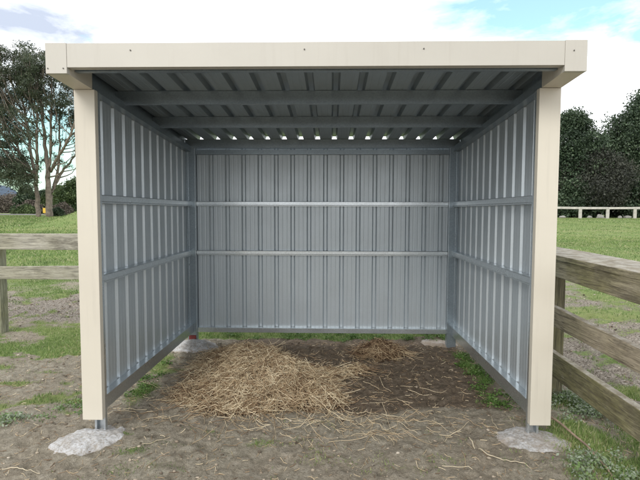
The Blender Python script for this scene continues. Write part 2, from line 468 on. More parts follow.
# rafters
for s in (-1, 1):
    mb = MB()
    for (xa, xb, za, zb) in ((1.490, 1.493, 2.383, 2.440), (1.493, 1.557, 2.383, 2.386), (1.493, 1.557, 2.437, 2.440)):
        a, b = sorted((s * xa, s * xb)); mb.sbox(a, b, .002, 2.30, za, zb, SL)
    a, b = sorted((s * 1.5575, s * 1.5590)); mb.sbox(a, b, .002, 2.30, 2.40, 2.558, SL)
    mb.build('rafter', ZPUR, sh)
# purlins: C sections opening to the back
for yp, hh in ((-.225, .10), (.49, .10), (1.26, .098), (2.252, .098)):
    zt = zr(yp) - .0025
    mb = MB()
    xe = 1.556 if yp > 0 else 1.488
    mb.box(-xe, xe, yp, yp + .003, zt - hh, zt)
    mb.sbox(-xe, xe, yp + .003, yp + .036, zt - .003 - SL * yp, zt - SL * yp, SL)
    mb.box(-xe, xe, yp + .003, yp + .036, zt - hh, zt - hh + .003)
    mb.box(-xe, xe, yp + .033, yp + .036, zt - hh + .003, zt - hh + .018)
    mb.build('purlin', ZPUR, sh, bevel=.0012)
# fascia
f = MB().box(-1.4905, 1.4905, -.309, -.289, 2.436, 2.579).box(-1.4905, 1.4905, -.289, -.255, 2.436, 2.441).box(-1.4905, 1.4905, -.289, -.24, 2.610, 2.6125) 
f = MB().box(-1.4905, 1.4905, -.309, -.289, 2.436, 2.608).box(-1.4905, 1.4905, -.289, -.255, 2.436, 2.441)
f = MB().box(-1.4905, 1.4905, -.309, -.289, 2.436, 2.579).box(-1.4905, 1.4905, -.289, -.255, 2.436, 2.441).box(-1.4905, 1.4905, -.289, -.2865, 2.579 - .02, 2.579)
fascia = f.build('fascia', FASC, sh, bevel=.002)
def screw(x, y, z, par, r=.006):
    mb = MB(); mb.tube([(x, y, z), (x, y - .0035, z), (x, y - .0045, z)], [r, r, r * .6], 6); return mb.build('screw', SCREW, par)
for x in (-1.1, -.05, .66): screw(x, -.3105, 2.535, fascia, .0045)
for s in (-1, 1):
    a, b = sorted((s * 1.491, s * 1.6205))
    cap = MB().box(a, b, -.3125, -.28, 2.399, 2.581).build('corner_cap', FASC, sh, bevel=.002)
    for dx, dz in ((.02, .03), (.115, .03)) if s < 0 else ((.05, .12),):
        screw(s * (1.491 + dx), -.3135, 2.399 + dz, cap, .004)
    # side barge: box at the overhang, then a thin capping back along the wall
    mb = MB(); a, b = sorted((s * 1.4915, s * 1.6200)); mb.sbox(a, b, -.28, .0, 2.382, 2.562, SL)
    a, b = sorted((s * 1.600, s * 1.6200)); mb.sbox(a, b, .0, 2.42, 2.382, 2.562, SL)
    a, b = sorted((s * 1.560, s * 1.600)); mb.sbox(a, b, .0, 2.42, 2.560, 2.562, SL)
    mb.build('barge_cover', CREAM, sh, bevel=.002)
# screw heads along the girts on the outside of the cladding (seen only from the side)

# ------------------------------------------------------------------ concrete footings
def footing(label, cx, cy, rx, ry, rot, hgt, seed, dirty, cone=0):
    nr, na = 44, 130
    th = np.linspace(0, 2 * np.pi, na, endpoint=False)
    V = []; E = []
    out = 1 + .16 * (fbm(np.cos(th) * 2.2 + 5, np.sin(th) * 2.2 + 5, seed, 3) - .5) * 2 + .07 * (fbm(np.cos(th) * 8 + 5, np.sin(th) * 8 + 5, seed + 5, 3) - .5) * 2
    for i in range(nr + 1):
        r = i / nr
        x = np.cos(th) * rx * r * out; y = np.sin(th) * ry * r * out
        X = cx + x * math.cos(rot) - y * math.sin(rot); Y = cy + x * math.sin(rot) + y * math.cos(rot)
        z = hgt * (1 - r ** 2.6) * (1 - cone) + cone * hgt * (1 - r) ** .8
        z = z + (fbm(X * 14, Y * 14, seed + 9, 3) - .5) * .018 * (1 - r ** 5) + (fbm(X * 34, Y * 34, seed + 3, 2) - .5) * .011 * (1 - r ** 5)
        Z = gz(X, Y) * r * r * .9 + z + .004 - .03 * r ** 12
        V.append(np.stack([X, Y, Z], 1)); E.append(np.full(na, np.clip(dirty + .9 * max(0, (r - .88) / .12), 0, 1)) )
    V = np.concatenate(V); E = np.concatenate(E)
    E = np.clip(E + (fbm(V[:, 0] * 8, V[:, 1] * 8, seed + 1, 3) - .62) * 1.2 * (dirty > .1), 0, 1)
    i, k = np.meshgrid(np.arange(nr), np.arange(na), indexing='ij'); k2 = (k + 1) % na
    F = np.stack([i * na + k, (i + 1) * na + k, (i + 1) * na + k2, i * na + k2], -1).reshape(-1, 4)
    o = mesh_np('concrete_footing', V, F, CONC, smooth=True, attrs={'edge': E})
    tag(o, label, 'footing', 'concrete footings under the shelter posts')
footing('bright white lumpy concrete spilled round the left front post foot', -1.535, -.055, .262, .205, .6, .024, 3, .06)
footing('greyer soil stained concrete pad round the right front post foot', 1.50, .01, .262, .205, -.3, .026, 8, .36)
footing('white cone of concrete under the back left corner post beside the straw', -1.47, 2.18, .30, .24, 0, .085, 14, .05, .7)
footing('low grey concrete pad at the back right corner post of the bare soil', 1.40, 2.42, .25, .17, 0, .02, 21, .7)

# ------------------------------------------------------------------ straw, twigs
# straw
STRAW = mat_attr('dry_straw', [(0, (.090, .050, .029)), (.3, (.27, .175, .100)), (.6, (.53, .405, .25)), (1, (.82, .71, .50))], .6)
PILEB = mat_simple('matted_straw', (.085, .055, .032), .95, 0, .5, 22, .9, .02)

def mound(x, y):
    w = (fbm(x * 3, y * 3, 77, 3) - .5)
    a = .155 * blob(x, y, -.76, 1.45, .38, .55, .25) + .115 * blob(x, y, -.62, .75, .50, .34) + .12 * blob(x, y, -.22, 1.00, .34, .40) + .045 * blob(x, y, .10, .58, .17, .15)
    a = a + .11 * blob(x, y, .66, 2.0, .26, .20) + .05 * blob(x, y, .35, 1.4, .2, .22)
    return np.maximum(0, a + w * .06 * np.clip(a * 12, 0, 1) - .028)

def strands(n, sampler, lo, hi, width, curl, lift, tone_f, seed=0, nseg=4):
    r = np.random.default_rng(seed)
    X, Y = sampler(r, n); n = len(X)
    L = r.uniform(lo, hi, n) ** 1.0
    ang = r.uniform(0, 2 * np.pi, n)
    pts = np.zeros((n, nseg + 1, 3)); ds = L / nseg
    x = X.copy(); y = Y.copy(); k = r.normal(0, curl, n)
    base = r.random(n) ** 1.8 * lift; tilt = r.normal(0, .30, n) * (lift > 0)
    for i in range(nseg + 1):
        g = gz(x, y) + mound(x, y)
        pts[:, i] = np.stack([x, y, np.maximum(g + base + .002 + tilt * (i - nseg / 2) * ds, g + .0015)], 1)
        x = x + np.cos(ang) * ds; y = y + np.sin(ang) * ds; ang = ang + k * ds
    W = r.uniform(*width, n)
    d = pts[:, -1] - pts[:, 0]; d[:, 2] = 0; d /= np.linalg.norm(d, axis=1)[:, None] + 1e-9
    side = np.stack([-d[:, 1], d[:, 0], np.zeros(n)], 1)
    off = [side * W[:, None] * .5, -side * W[:, None] * .5, np.array([[0, 0, 1.]]) * W[:, None] * .8]
    V = np.stack([pts + o[:, None, :] for o in off], 2)      # n, seg+1, 3, 3
    V = V.reshape(-1, 3)
    b = (np.arange(n) * (nseg + 1) * 3)[:, None, None]
    s = (np.arange(nseg) * 3)[None, :, None]
    fr = np.array([[0, 1, 4, 3], [1, 2, 5, 4], [2, 0, 3, 5]])
    F = (b[..., None] + s[..., None] + fr[None, None]).reshape(-1, 4)
    tone = np.repeat(tone_f(r, X, Y), (nseg + 1) * 3)
    return V, F, tone

def pile_sampler(r, n):
    X = r.uniform(-1.45, 1.1, n * 14); Y = r.uniform(.05, 2.45, n * 14)
    m = mound(X, Y); p = np.clip(m * 9, 0, 1) ** .6
    k = r.random(len(X)) < p
    return X[k][:n], Y[k][:n]
def pile_tone(r, X, Y):
    br = blob(X, Y, .66, 2.0, .4, .3)
    return np.clip(r.beta(1.5, 1.35, len(X)) + (fbm(X * 7, Y * 7, 90, 2) - .5) * .6 - .38 * br, 0, 1)
# matted core
px = np.linspace(-1.5, 1.15, 200); py = np.linspace(0, 2.5, 190); PX, PY = np.meshgrid(px, py)
md = mound(PX, PY)
PZ = gz(PX, PY) + np.where(md > .004, md - .006 + (fbm(PX * 40, PY * 40, 5, 2) - .5) * .02, -.03)
i2 = np.arange(PX.size).reshape(PX.shape)
FP = np.stack([i2[:-1, :-1], i2[:-1, 1:], i2[1:, 1:], i2[1:, :-1]], -1).reshape(-1, 4)
keep = (md.ravel()[FP] > .002).any(1); FP = FP[keep]
VP = np.stack([PX.ravel(), PY.ravel(), PZ.ravel()], 1)
V1, F1, t1 = strands(15500, pile_sampler, .04, .25, (.0018, .0042), 4.5, .045, pile_tone, 5)
Vc, Fc, tc_ = strands(9000, pile_sampler, .015, .06, (.0026, .0055), 3.0, .03, pile_tone, 6, 2)
F1 = np.concatenate([F1, Fc + len(V1)]); V1 = np.concatenate([V1, Vc]); t1 = np.concatenate([t1, tc_])
V = np.concatenate([VP, V1]); F = np.concatenate([FP, F1 + len(VP)])
o = mesh_np('straw_pile', V, F, [PILEB, STRAW], midx=np.concatenate([np.zeros(len(FP)), np.ones(len(F1))]), attrs={'tone': np.concatenate([np.full(len(VP), .3), t1])})
tag(o, 'heap of dry golden straw bedding on the soil inside the shelter', 'straw', kind='stuff')

def loose_sampler(r, n):
    X = r.normal(0, 1, n); Y = r.normal(0, 1, n)
    c = r.integers(0, 6, n)
    cx = np.array([-.3, -.1, .35, -.9, .5, .1])[c]; cy = np.array([.35, .12, .25, .5, 1.1, .3])[c]
    sx = np.array([.6, .45, .35, .35, .35, .9])[c]; sy = np.array([.15, .13, .12, .22, .5, .35])[c]
    X = cx + X * sx; Y = cy + Y * sy
    k = (np.abs(X) < 1.4) & (Y > -.6) & (Y < 2.3); return X[k], Y[k]
V1, F1, t1 = strands(310, loose_sampler, .05, .30, (.0018, .0036), 3.5, .004, lambda r, X, Y: r.beta(3, 1.6, len(X)), 9, 6)
V2, F2, t2 = strands(3200, lambda r, n: (r.uniform(-3, 2.4, n), r.uniform(-1, 2.4, n)), .012, .06, (.002, .004), 2, .002, lambda r, X, Y: r.beta(2, 2, len(X)), 19, 2)
o = mesh_np('loose_straw', np.concatenate([V1, V2]), np.concatenate([F1, F2 + len(V1)]), STRAW, attrs={'tone': np.concatenate([t1, t2])})
tag(o, 'loose straw stalks and chaff scattered over the dirt before the heap', 'straw', kind='stuff')

TWIG = mat_simple('dry_stalk', (.50, .43, .31), .8, 0, .25, 20, .3)
BROWNR = mat_simple('weathered_brown_stick', (.26, .19, .135), .8, 0, .35, 15, .3)
def stalk(pts, r, mat, name, label, cat, lift=.005):
    n = 24; P_ = [Vector(p) for p in pts]; out = []
    for i in range(n + 1):
        t = i / n * (len(P_) - 1); k = min(int(t), len(P_) - 2); f_ = t - k
        p0 = P_[max(k - 1, 0)]; p1 = P_[k]; p2 = P_[k + 1]; p3 = P_[min(k + 2, len(P_) - 1)]
        q = .5 * ((2 * p1) + (p2 - p0) * f_ + (2 * p0 - 5 * p1 + 4 * p2 - p3) * f_ ** 2 + (3 * p1 - p0 - 3 * p2 + p3) * f_ ** 3)
        out.append((q.x, q.y, q.z + float(gz(q.x, q.y)) + lift))
    rr = [r * (1 - .45 * i / n) for i in range(n + 1)]
    return tag(MB().tube(out, rr, 6).build(name, mat, smooth=True), label, cat)
stalk([(1.07, .02, 0), (1.10, -.18, .004), (1.22, -.29, .004), (1.40, -.345, 0)], .0042, TWIG, 'reed_stalk', 'long pale curved stalk lying before the right footing', 'stalk')
stalk([(1.28, .10, 0), (1.33, -.03, .006), (1.42, -.12, 0)], .0025, TWIG, 'reed_stalk', 'short pale stalk touching the edge of the right footing', 'stalk')
stalk([(-1.87, -.47, 0), (-1.74, -.475, .003), (-1.62, -.50, 0)], .0032, TWIG, 'dry_twig', 'short pale twig on bare dirt at the bottom left corner', 'twig')
stalk([(1.68, .36, .07), (1.76, .05, .05), (1.78, -.2, .035), (1.79, -.48, .0), (1.82, -.75, 0)], .0085, BROWNR, 'fallen_stick', 'long thin brown stick leaning across grass beside the right post', 'stick', .01)

# clods and small stones
CLOD = mat_attr('soil_clods', [(0, (.06, .045, .032)), (.5, (.24, .195, .145)), (.9, (.42, .36, .28)), (1, (.60, .58, .54))], .95)
def clods(n):
    r = np.random.default_rng(31)
    X = r.uniform(-6, 7, n); Y = r.uniform(-1.2, 7, n)
    g = veg(X, Y); k = (g < .5) & (mound(X, Y) < .01) & (r.random(n) < .55 + .45 * gravel(X, Y))
    X = X[k]; Y = Y[k]; n = len(X)
    t = (1 + 5 ** .5) / 2
    ico = np.array([(-1, t, 0), (1, t, 0), (-1, -t, 0), (1, -t, 0), (0, -1, t), (0, 1, t), (0, -1, -t), (0, 1, -t), (t, 0, -1), (t, 0, 1), (-t, 0, -1), (-t, 0, 1)]) / 1.9
    fi = np.array([(0, 11, 5), (0, 5, 1), (0, 1, 7), (0, 7, 10), (0, 10, 11), (1, 5, 9), (5, 11, 4), (11, 10, 2), (10, 7, 6), (7, 1, 8), (3, 9, 4), (3, 4, 2), (3, 2, 6), (3, 6, 8), (3, 8, 9), (4, 9, 5), (2, 4, 11), (6, 2, 10), (8, 6, 7), (9, 8, 1)])
    sz = .0022 + .012 * r.random(n) ** 5; sz *= 1 + .10 * np.clip(Y - 2, 0, 5) * gravel(X, Y)
    V = ico[None] * sz[:, None, None] * r.uniform(.6, 1.3, (n, 12, 1)) * np.array([1, 1, .65])
    a = r.uniform(0, 6.28, n); c, s = np.cos(a)[:, None], np.sin(a)[:, None]
    x, y = V[..., 0] * c - V[..., 1] * s, V[..., 0] * s + V[..., 1] * c
    V = np.stack([x * 1.2 + X[:, None], y + Y[:, None], V[..., 2] + (gz(X, Y) + sz * .25)[:, None]], -1).reshape(-1, 3)
    F = (fi[None] + (np.arange(n) * 12)[:, None, None]).reshape(-1, 3)
    to = np.clip(.50 + r.normal(0, .26, n) - .3 * dark_soil(X, Y), 0, .92); to[r.random(n) < .0015] = 1
    o = mesh_np('soil_clods', V, F, CLOD, attrs={'tone': np.repeat(to, 12)})
    tag(o, 'crumbs of soil and small stones strewn over the bare dirt', 'soil clods', kind='stuff')
clods(38000)

# ------------------------------------------------------------------ grass and weeds
GRASS = mat_attr('grass_blades', [(0, (.045, .078, .024)), (.4, (.128, .205, .060)), (.7, (.235, .32, .10)), (.9, (.38, .40, .18)), (1, (.54, .48, .32))], .6, transl=.3)
def blades(X, Y, h, w, r, lean=.5):
    n = len(X); a = r.uniform(0, 2 * np.pi, n); b = r.uniform(0, 2 * np.pi, n)
    Z = gz(X, Y) - .003
    sx, sy = np.cos(a) * w * .5, np.sin(a) * w * .5
    l = lean * r.random(n) ** .8
    dx, dy = np.cos(b) * l * h, np.sin(b) * l * h
    m = lambda t: (X + dx * t * t, Y + dy * t * t, Z + h * t * np.sqrt(np.maximum(.15, 1 - (l * t) ** 2 * .6)))
    x1, y1, z1 = m(.55); x2, y2, z2 = m(1.)
    V = np.stack([np.stack([X - sx, Y - sy, Z], 1), np.stack([X + sx, Y + sy, Z], 1), np.stack([x1 + sx * .8, y1 + sy * .8, z1], 1), np.stack([x1 - sx * .8, y1 - sy * .8, z1], 1), np.stack([x2, y2, z2], 1), np.stack([x2 + sx * .1, y2 + sy * .1, z2], 1)], 1).reshape(-1, 3)
    i = (np.arange(n) * 6)[:, None, None]
    F = (i + np.array([[0, 1, 2, 3], [3, 2, 5, 4]])[None]).reshape(-1, 4)
    return V, F, n
Vs, Fs, Ts = [], [], []; off = 0
def add_grass(n, x0, x1, y0, y1, h, w, seed, cond=None, thr=.25, lean=.9):
    global off
    r = np.random.default_rng(seed)
    X = r.uniform(x0, x1, n); Y = r.uniform(y0, y1, n)
    g = veg(X, Y) + (fbm(X * 9, Y * 9, 71, 2) - .5) * .7
    k = r.random(n) < np.clip((g - thr) * 1.8, 0, 1)
    inside = (np.abs(X) < 1.3) & (Y > .3) & (Y < 2.3)
    k &= ~(inside & (r.random(n) < .9)) & (mound(X, Y) < .01)
    if cond is not None: k &= cond(X, Y)
    X, Y, g = X[k], Y[k], g[k]
    hh = h * (.35 + .75 * r.random(len(X))) * np.clip(.45 + .6 * g, .4, 1.2)
    V, F, m = blades(X, Y, hh, w * r.uniform(.7, 1.3, len(X)), r, lean)
    t = np.clip(.5 + (fbm(X * 1.1, Y * 1.1, 81, 2) - .5) * .7 + r.normal(0, .15, len(X)), 0, .93); t[r.random(len(X)) < .05] = 1
    Vs.append(V); Fs.append(F + off); Ts.append(np.repeat(t, 6)); off += len(V)
add_grass(70000, -4.5, -1.55, -.7, 3.6, .036, .0042, 1)
add_grass(40000, 1.55, 2.9, -.9, 1.4, .05, .0042, 2)
add_grass(60000, -1.5, 1.6, -.9, 1.0, .03, .0038, 3, thr=.22)
add_grass(9000, 1.2, 1.7, .5, 2.3, .05, .0045, 14)
add_grass(34000, -2.6, 2.4, 2.38, 4.4, .055, .006, 4)
add_grass(70000, -9, -1.8, 3.4, 9, .045, .008, 5)
add_grass(60000, 2.0, 10, 1.0, 9.5, .045, .0075, 6, thr=.3)
add_grass(60000, -22, -3, 9, 22, .07, .018, 7)
add_grass(60000, 4, 24, 9, 20, .05, .016, 8, lean=1.3)
add_grass(34000, 8, 34, 16, 38, .06, .03, 18, lean=1.5)
add_grass(30000, -34, -8, 20, 40, .10, .035, 9, lean=1.3)
o = mesh_np('grass', np.concatenate(Vs), np.concatenate(Fs), GRASS, attrs={'tone': np.concatenate(Ts)})
tag(o, 'short trodden green grass growing in patches on the paddock soil', 'grass', kind='stuff')

def leaf_cloud(X, Y, Z, size, r, aspect=.45, flat=0.):
    """one bent quad pair per leaf"""
    n = len(X)
    d = r.normal(0, 1, (n, 3)); d[:, 2] *= (1 - flat); d /= np.linalg.norm(d, axis=1)[:, None]
    e = np.cross(d, r.normal(0, 1, (n, 3))); e /= np.linalg.norm(e, axis=1)[:, None] + 1e-9
    P0 = np.stack([X, Y, Z], 1); s = size[:, None]
    V = np.stack([P0, P0 + d * s * .5 + e * s * aspect * .5, P0 + d * s, P0 + d * s * .5 - e * s * aspect * .5], 1).reshape(-1, 3)
    F = np.arange(n * 4).reshape(n, 4)
    return V, F
WEED = mat_attr('weed_leaves', [(0, (.04, .08, .018)), (.5, (.11, .20, .045)), (.8, (.19, .27, .11)), (1, (.31, .36, .27))], .6, transl=.25)
def weeds():
    r = np.random.default_rng(55); Vv = []; Fv = []; Tv = []; o_ = 0
    spots = []
    for _ in range(15): spots.append((r.normal(1.52, .04), r.uniform(1.0, 2.05), r.uniform(.02, .055), .4))
    for _ in range(10): spots.append((r.normal(1.50, .05), r.uniform(.5, 1.1), r.uniform(.02, .04), .4))
    for _ in range(26): spots.append((r.normal(2.12, .12), r.normal(.62, .16), r.uniform(.04, .08), .95))
    for _ in range(26): spots.append((r.normal(1.9, .16), r.normal(-.42, .10), r.uniform(.03, .07), .9))
    for _ in range(7): spots.append((r.normal(-1.9, .14), r.normal(.42, .14), r.uniform(.015, .03), .7))
    for _ in range(4): spots.append((r.normal(-2.3, .14), r.normal(.14, .05), r.uniform(.02, .05), .95))
    for _ in range(26): spots.append((r.uniform(-1.2, 1.6), r.uniform(2.5, 2.8), r.uniform(.03, .07), .5))
    for _ in range(9): spots.append((r.normal(-1.54, .06), r.uniform(.45, 1.9), r.uniform(.015, .03), .3))
    for (x, y, h, t) in spots:
        n = int(60 + h * 900)
        X = x + r.normal(0, .035, n); Y = y + r.normal(0, .035, n); Z = gz(X, Y) + h * r.random(n) ** 1.3
        V, F = leaf_cloud(X, Y, Z, r.uniform(.012, .03, n), r, .55, .4)
        Vv.append(V); Fv.append(F + o_); Tv.append(np.repeat(np.clip(t + r.normal(0, .16, n), 0, 1), 4)); o_ += len(V)
    o = mesh_np('weeds', np.concatenate(Vv), np.concatenate(Fv), WEED, attrs={'tone': np.concatenate(Tv)})
    tag(o, 'low leafy green weeds along the wall bases and by the fence', 'weeds', kind='stuff')
weeds()

# ------------------------------------------------------------------ fences
def plank(name, mat, parent, x0, x1, y0, y1, z0, z1, z0b=None, z1b=None, seed=0, bev=.006):
    """a sawn board, cut in short lengths so that it can bow and wander a little"""
    r = random.Random(seed); V = []; Fq = []
    along_x = abs(x1 - x0) > abs(y1 - y0); vert = (z1 - z0) > max(abs(x1 - x0), abs(y1 - y0))
    n = 14
    z0b = z0 if z0b is None else z0b; z1b = z1 if z1b is None else z1b
    for i in range(n + 1):
        t = i / n; j = lambda a: r.uniform(-a, a)
        if vert:
            z = z0 + (z1 - z0) * t; q = [(x0, y0, z), (x1, y0, z), (x1, y1, z), (x0, y1, z)]
        elif along_x:
            x = x0 + (x1 - x0) * t; a = z0 + (z0b - z0) * t; b = z1 + (z1b - z1) * t; q = [(x, y0, a), (x, y1, a), (x, y1, b), (x, y0, b)]
        else:
            y = y0 + (y1 - y0) * t; a = z0 + (z0b - z0) * t; b = z1 + (z1b - z1) * t; q = [(x0, y, a), (x1, y, a), (x1, y, b), (x0, y, b)]
        for p in q: V.append((p[0] + j(.0022), p[1] + j(.0022), p[2] + j(.003)))
    for i in range(n):
        for k in range(4):
            k2 = (k + 1) % 4; Fq.append((i * 4 + k, i * 4 + k2, i * 4 + 4 + k2, i * 4 + 4 + k))
    Fq += [(3, 2, 1, 0), (n * 4, n * 4 + 1, n * 4 + 2, n * 4 + 3)]
    mb = MB(); mb.v = V; mb.f = Fq
    o = mb.build(name, mat, parent)
    bm_fix(o)
    m = o.modifiers.new('edge', 'BEVEL'); m.width = bev; m.segments = 2; m.limit_method = 'ANGLE'; m.angle_limit = math.radians(50)
    return o
import bmesh
def bm_fix(o):
    b = bmesh.new(); b.from_mesh(o.data); bmesh.ops.recalc_face_normals(b, faces=b.faces); b.to_mesh(o.data); b.free()

fr = empty('timber_fence', (1.9, .86, 0), 'mossy brown post and rail fence with broad top board beside right wall', 'fence')
def fp(name, mat, *a, **k):
    o = plank(name, mat, fr, *a, **k); o.matrix_parent_inverse = Matrix.Translation((-1.9, -.86, 0)); return o
ya, yb = -1.62, 3.3
fp('cap_board', WOODM, 1.870, 2.24, ya, yb, 1.170, 1.214, 1.215, 1.258, seed=1)
def rail(z0a, z1a, z0b_, z1b_, sd, mat=WOODM):   # z at y=-.48 and y=.54
    ex = lambda a, b, y: a + (b - a) * (y + .48) / 1.02
    fp('rail', mat, 1.878, 1.928, ya, yb, ex(z0a, z0b_, ya), ex(z1a, z1b_, ya), ex(z0a, z0b_, yb) * .5 + .5 * z0b_, ex(z1a, z1b_, yb) * .5 + .5 * z1b_, seed=sd)
rail(1.046, 1.186, 1.074, 1.199, 2); rail(.652, .80, .675, .84, 3, WOODY); rail(.257, .448, .271, .463, 4)
for i, yy in enumerate((.79, -1.56, 3.12)):
    zt = 1.18 if yy < 0 else 1.22 if yy < 2 else 1.25
    fp('post', WOODZ, 1.931, 2.075, yy, yy + .145, -.3, zt - .008, seed=10 + i, bev=.01)

fl = empty('timber_fence', (-4, 2.7, 0), 'silvery grey two rail timber fence left of the shelter', 'fence')
def lp(name, mat, *a, **k):
    o = plank(name, mat, fl, *a, **k); o.matrix_parent_inverse = Matrix.Translation((4, -2.7, 0)); return o
lp('rail', WOODX, -8.9, -1.80, 2.65, 2.70, 1.065, 1.27, 1.085, 1.285, seed=21)
lp('rail', WOODX, -8.9, -1.80, 2.65, 2.70, .69, .83, .715, .885, seed=22)
for i, xx in enumerate((-4.235, -6.55, -8.95, -2.0)):
    lp('post', WOODZL, xx, xx + .155, 2.703, 2.85, -.3, 1.21 if i else 1.08, seed=30 + i, bev=.012)

ff = empty('paddock_fence', (24, 39, float(H(24, 39))), 'low pale one rail fence across the far paddock before dark trees', 'fence')
x = -8.0; first = None; k = 0
postm = MB().box(-.13, .13, 0, .12, -.3, .80).build('post', WHITEF, ff, bevel=.01)
xs = [24.03 + (i - 14) * 2.34 for i in range(20)]
for i, xx in enumerate(xs):
    o = postm if i == 0 else postm.copy()
    if i: COL.objects.link(o)
    o.parent = ff; o.location = (xx - 24, 0, float(H(xx, 39)) - float(H(24, 39)) + random.uniform(-.03, .03))
    o.rotation_euler = (0, random.uniform(-.02, .02), random.uniform(-.1, .1))
mb = MB()
for i in range(len(xs) - 1):
    za = float(H(xs[i], 39)) - float(H(24, 39)) + .80; zb_ = float(H(xs[i + 1], 39)) - float(H(24, 39)) + .80
    b = len(mb.v); mb.box(xs[i] - 24 + .005, xs[i + 1] - 24, -.02, .14, 0, .19)
    for q in range(b, b + 8):
        X_, Y_, Z_ = mb.v[q]; mb.v[q] = (X_, Y_, Z_ + (za if X_ < xs[i] - 24 + .5 else zb_) + random.uniform(-.008, .008))
mb.build('rail', WHITEF, ff, bevel=.01)

# ------------------------------------------------------------------ trees
BARK = mat_simple('pale_gum_bark', (.20, .165, .135), .9, 0, .45, 4, .5, .03)
BARKD = mat_simple('dark_bark', (.10, .078, .055), .95, 0, .4, 6, .6, .03)
GUML = mat_attr('gum_leaves', [(0, (.032, .045, .027)), (.5, (.068, .088, .052)), (.85, (.125, .15, .09)), (1, (.22, .23, .17))], .5, transl=.2)
DARKL = mat_attr('evergreen_leaves', [(0, (.018, .032, .017)), (.5, (.050, .080, .044)), (1, (.125, .17, .10))], .5, transl=.1)
PURPL = mat_attr('bronze_leaves', [(0, (.020, .023, .018)), (.5, (.046, .050, .038)), (1, (.098, .102, .076))], .6, transl=.1)
MIDL = mat_attr('shrub_leaves', [(0, (.026, .048, .018)), (.5, (.060, .095, .032)), (1, (.12, .16, .06))], .6, transl=.15)
TWIGL = mat_attr('bare_twigs', [(0, (.09, .075, .06)), (1, (.22, .19, .16))], .9)

def gum(name_label, base, leaders, clusters, nleaf, leaf, seed, r0):
    r = np.random.default_rng(seed); rr = random.Random(seed)
    bx, by = base; bz = float(H(bx, by)) - .3
    root = empty('gum_tree', (bx, by, bz), name_label, 'tree', 'tall gum trees at the left')
    tb = MB()
    polys = []
    for L in leaders:
        pts = [Vector(p) for p in L]; out = []
        for i in range(len(pts) - 1):
            for k in range(5):
                t = k / 5; q = pts[i].lerp(pts[i + 1], t); q += Vector((rr.uniform(-.06, .06), rr.uniform(-.06, .06), 0)) * (1 if i or k else 0); out.append(q)
        out.append(pts[-1])
        n = len(out); rs = rad = [r0[leaders.index(L)] * (1 - .88 * i / (n - 1)) + .02 for i in range(n)]
        tb.tube(out, rad, 8); polys.append((out, rad))
    C = []
    for (cx, cy, cz, cr) in clusters:
        c = Vector((cx, cy, cz)); best = None
        for (out, rad) in polys:
            for q, ra in zip(out, rad):
                dz = c.z - q.z
                if dz < .6 or q.z < bz + 3.6: continue
                hd = math.hypot(c.x - q.x, c.y - q.y)
                sc = abs(dz - hd * 1.3 - .8) + hd * 1.3
                if best is None or sc < best[0]: best = (sc, q, ra)
        if best:
            q, ra = best[1], best[2]; d = c - q
            mid = q + d * .5 + Vector((d.x * .12, d.y * .12, -.10 * d.length)) + Vector((rr.uniform(-.2, .2), rr.uniform(-.2, .2), 0))
            m1 = q.lerp(mid, .55) + Vector((rr.uniform(-.1, .1), 0, -.03)); m2 = mid.lerp(c, .55) + Vector((rr.uniform(-.1, .1), 0, .05))
            rb = min(ra * .55, .09)
            tb.tube([q, m1, mid, m2, c], [rb, rb * .8, rb * .62, rb * .42, rb * .2 + .006], 5)
            for _ in range(5):
                e = c + Vector((rr.uniform(-1, 1), rr.uniform(-1, 1), rr.uniform(-.3, 1))) * cr * .8
                tb.tube([m2, m2.lerp(e, .5) + Vector((0, 0, -.08)), e], [rb * .35 + .004, rb * .2 + .004, .006], 4)
        C.append((cx, cy, cz, cr))
    tb.build('trunk', BARK, root, smooth=True)
    wts = np.array([c[3] ** 2.3 for c in C]); wts /= wts.sum()
    ci = r.choice(len(C), nleaf, p=wts)
    A = np.array(C)[ci]
    # sub clumps inside each cluster leave gaps between them
    nsub = 9; sub = r.normal(0, .5, (len(C), nsub, 3)); sub[..., 2] *= .6
    sp = sub[ci, r.integers(0, nsub, nleaf)]
    off_ = sp + r.normal(0, .17, (nleaf, 3)) * np.array([1, 1, .7])
    Pp = A[:, :3] + off_ * A[:, 3:4]
    V, F = leaf_cloud(Pp[:, 0], Pp[:, 1], Pp[:, 2], r.uniform(.6, 1.3, nleaf) * leaf, r, .42)
    t = np.clip(.42 + r.normal(0, .2, nleaf) + off_[:, 2] * .12, 0, 1)
    mesh_np('crown', V, F, GUML, root, attrs={'tone': np.repeat(t, 4)})
    return root

def finish_local(root):
    inv = Matrix.Translation(root.location).inverted()
    for ch in root.children: ch.matrix_parent_inverse = inv

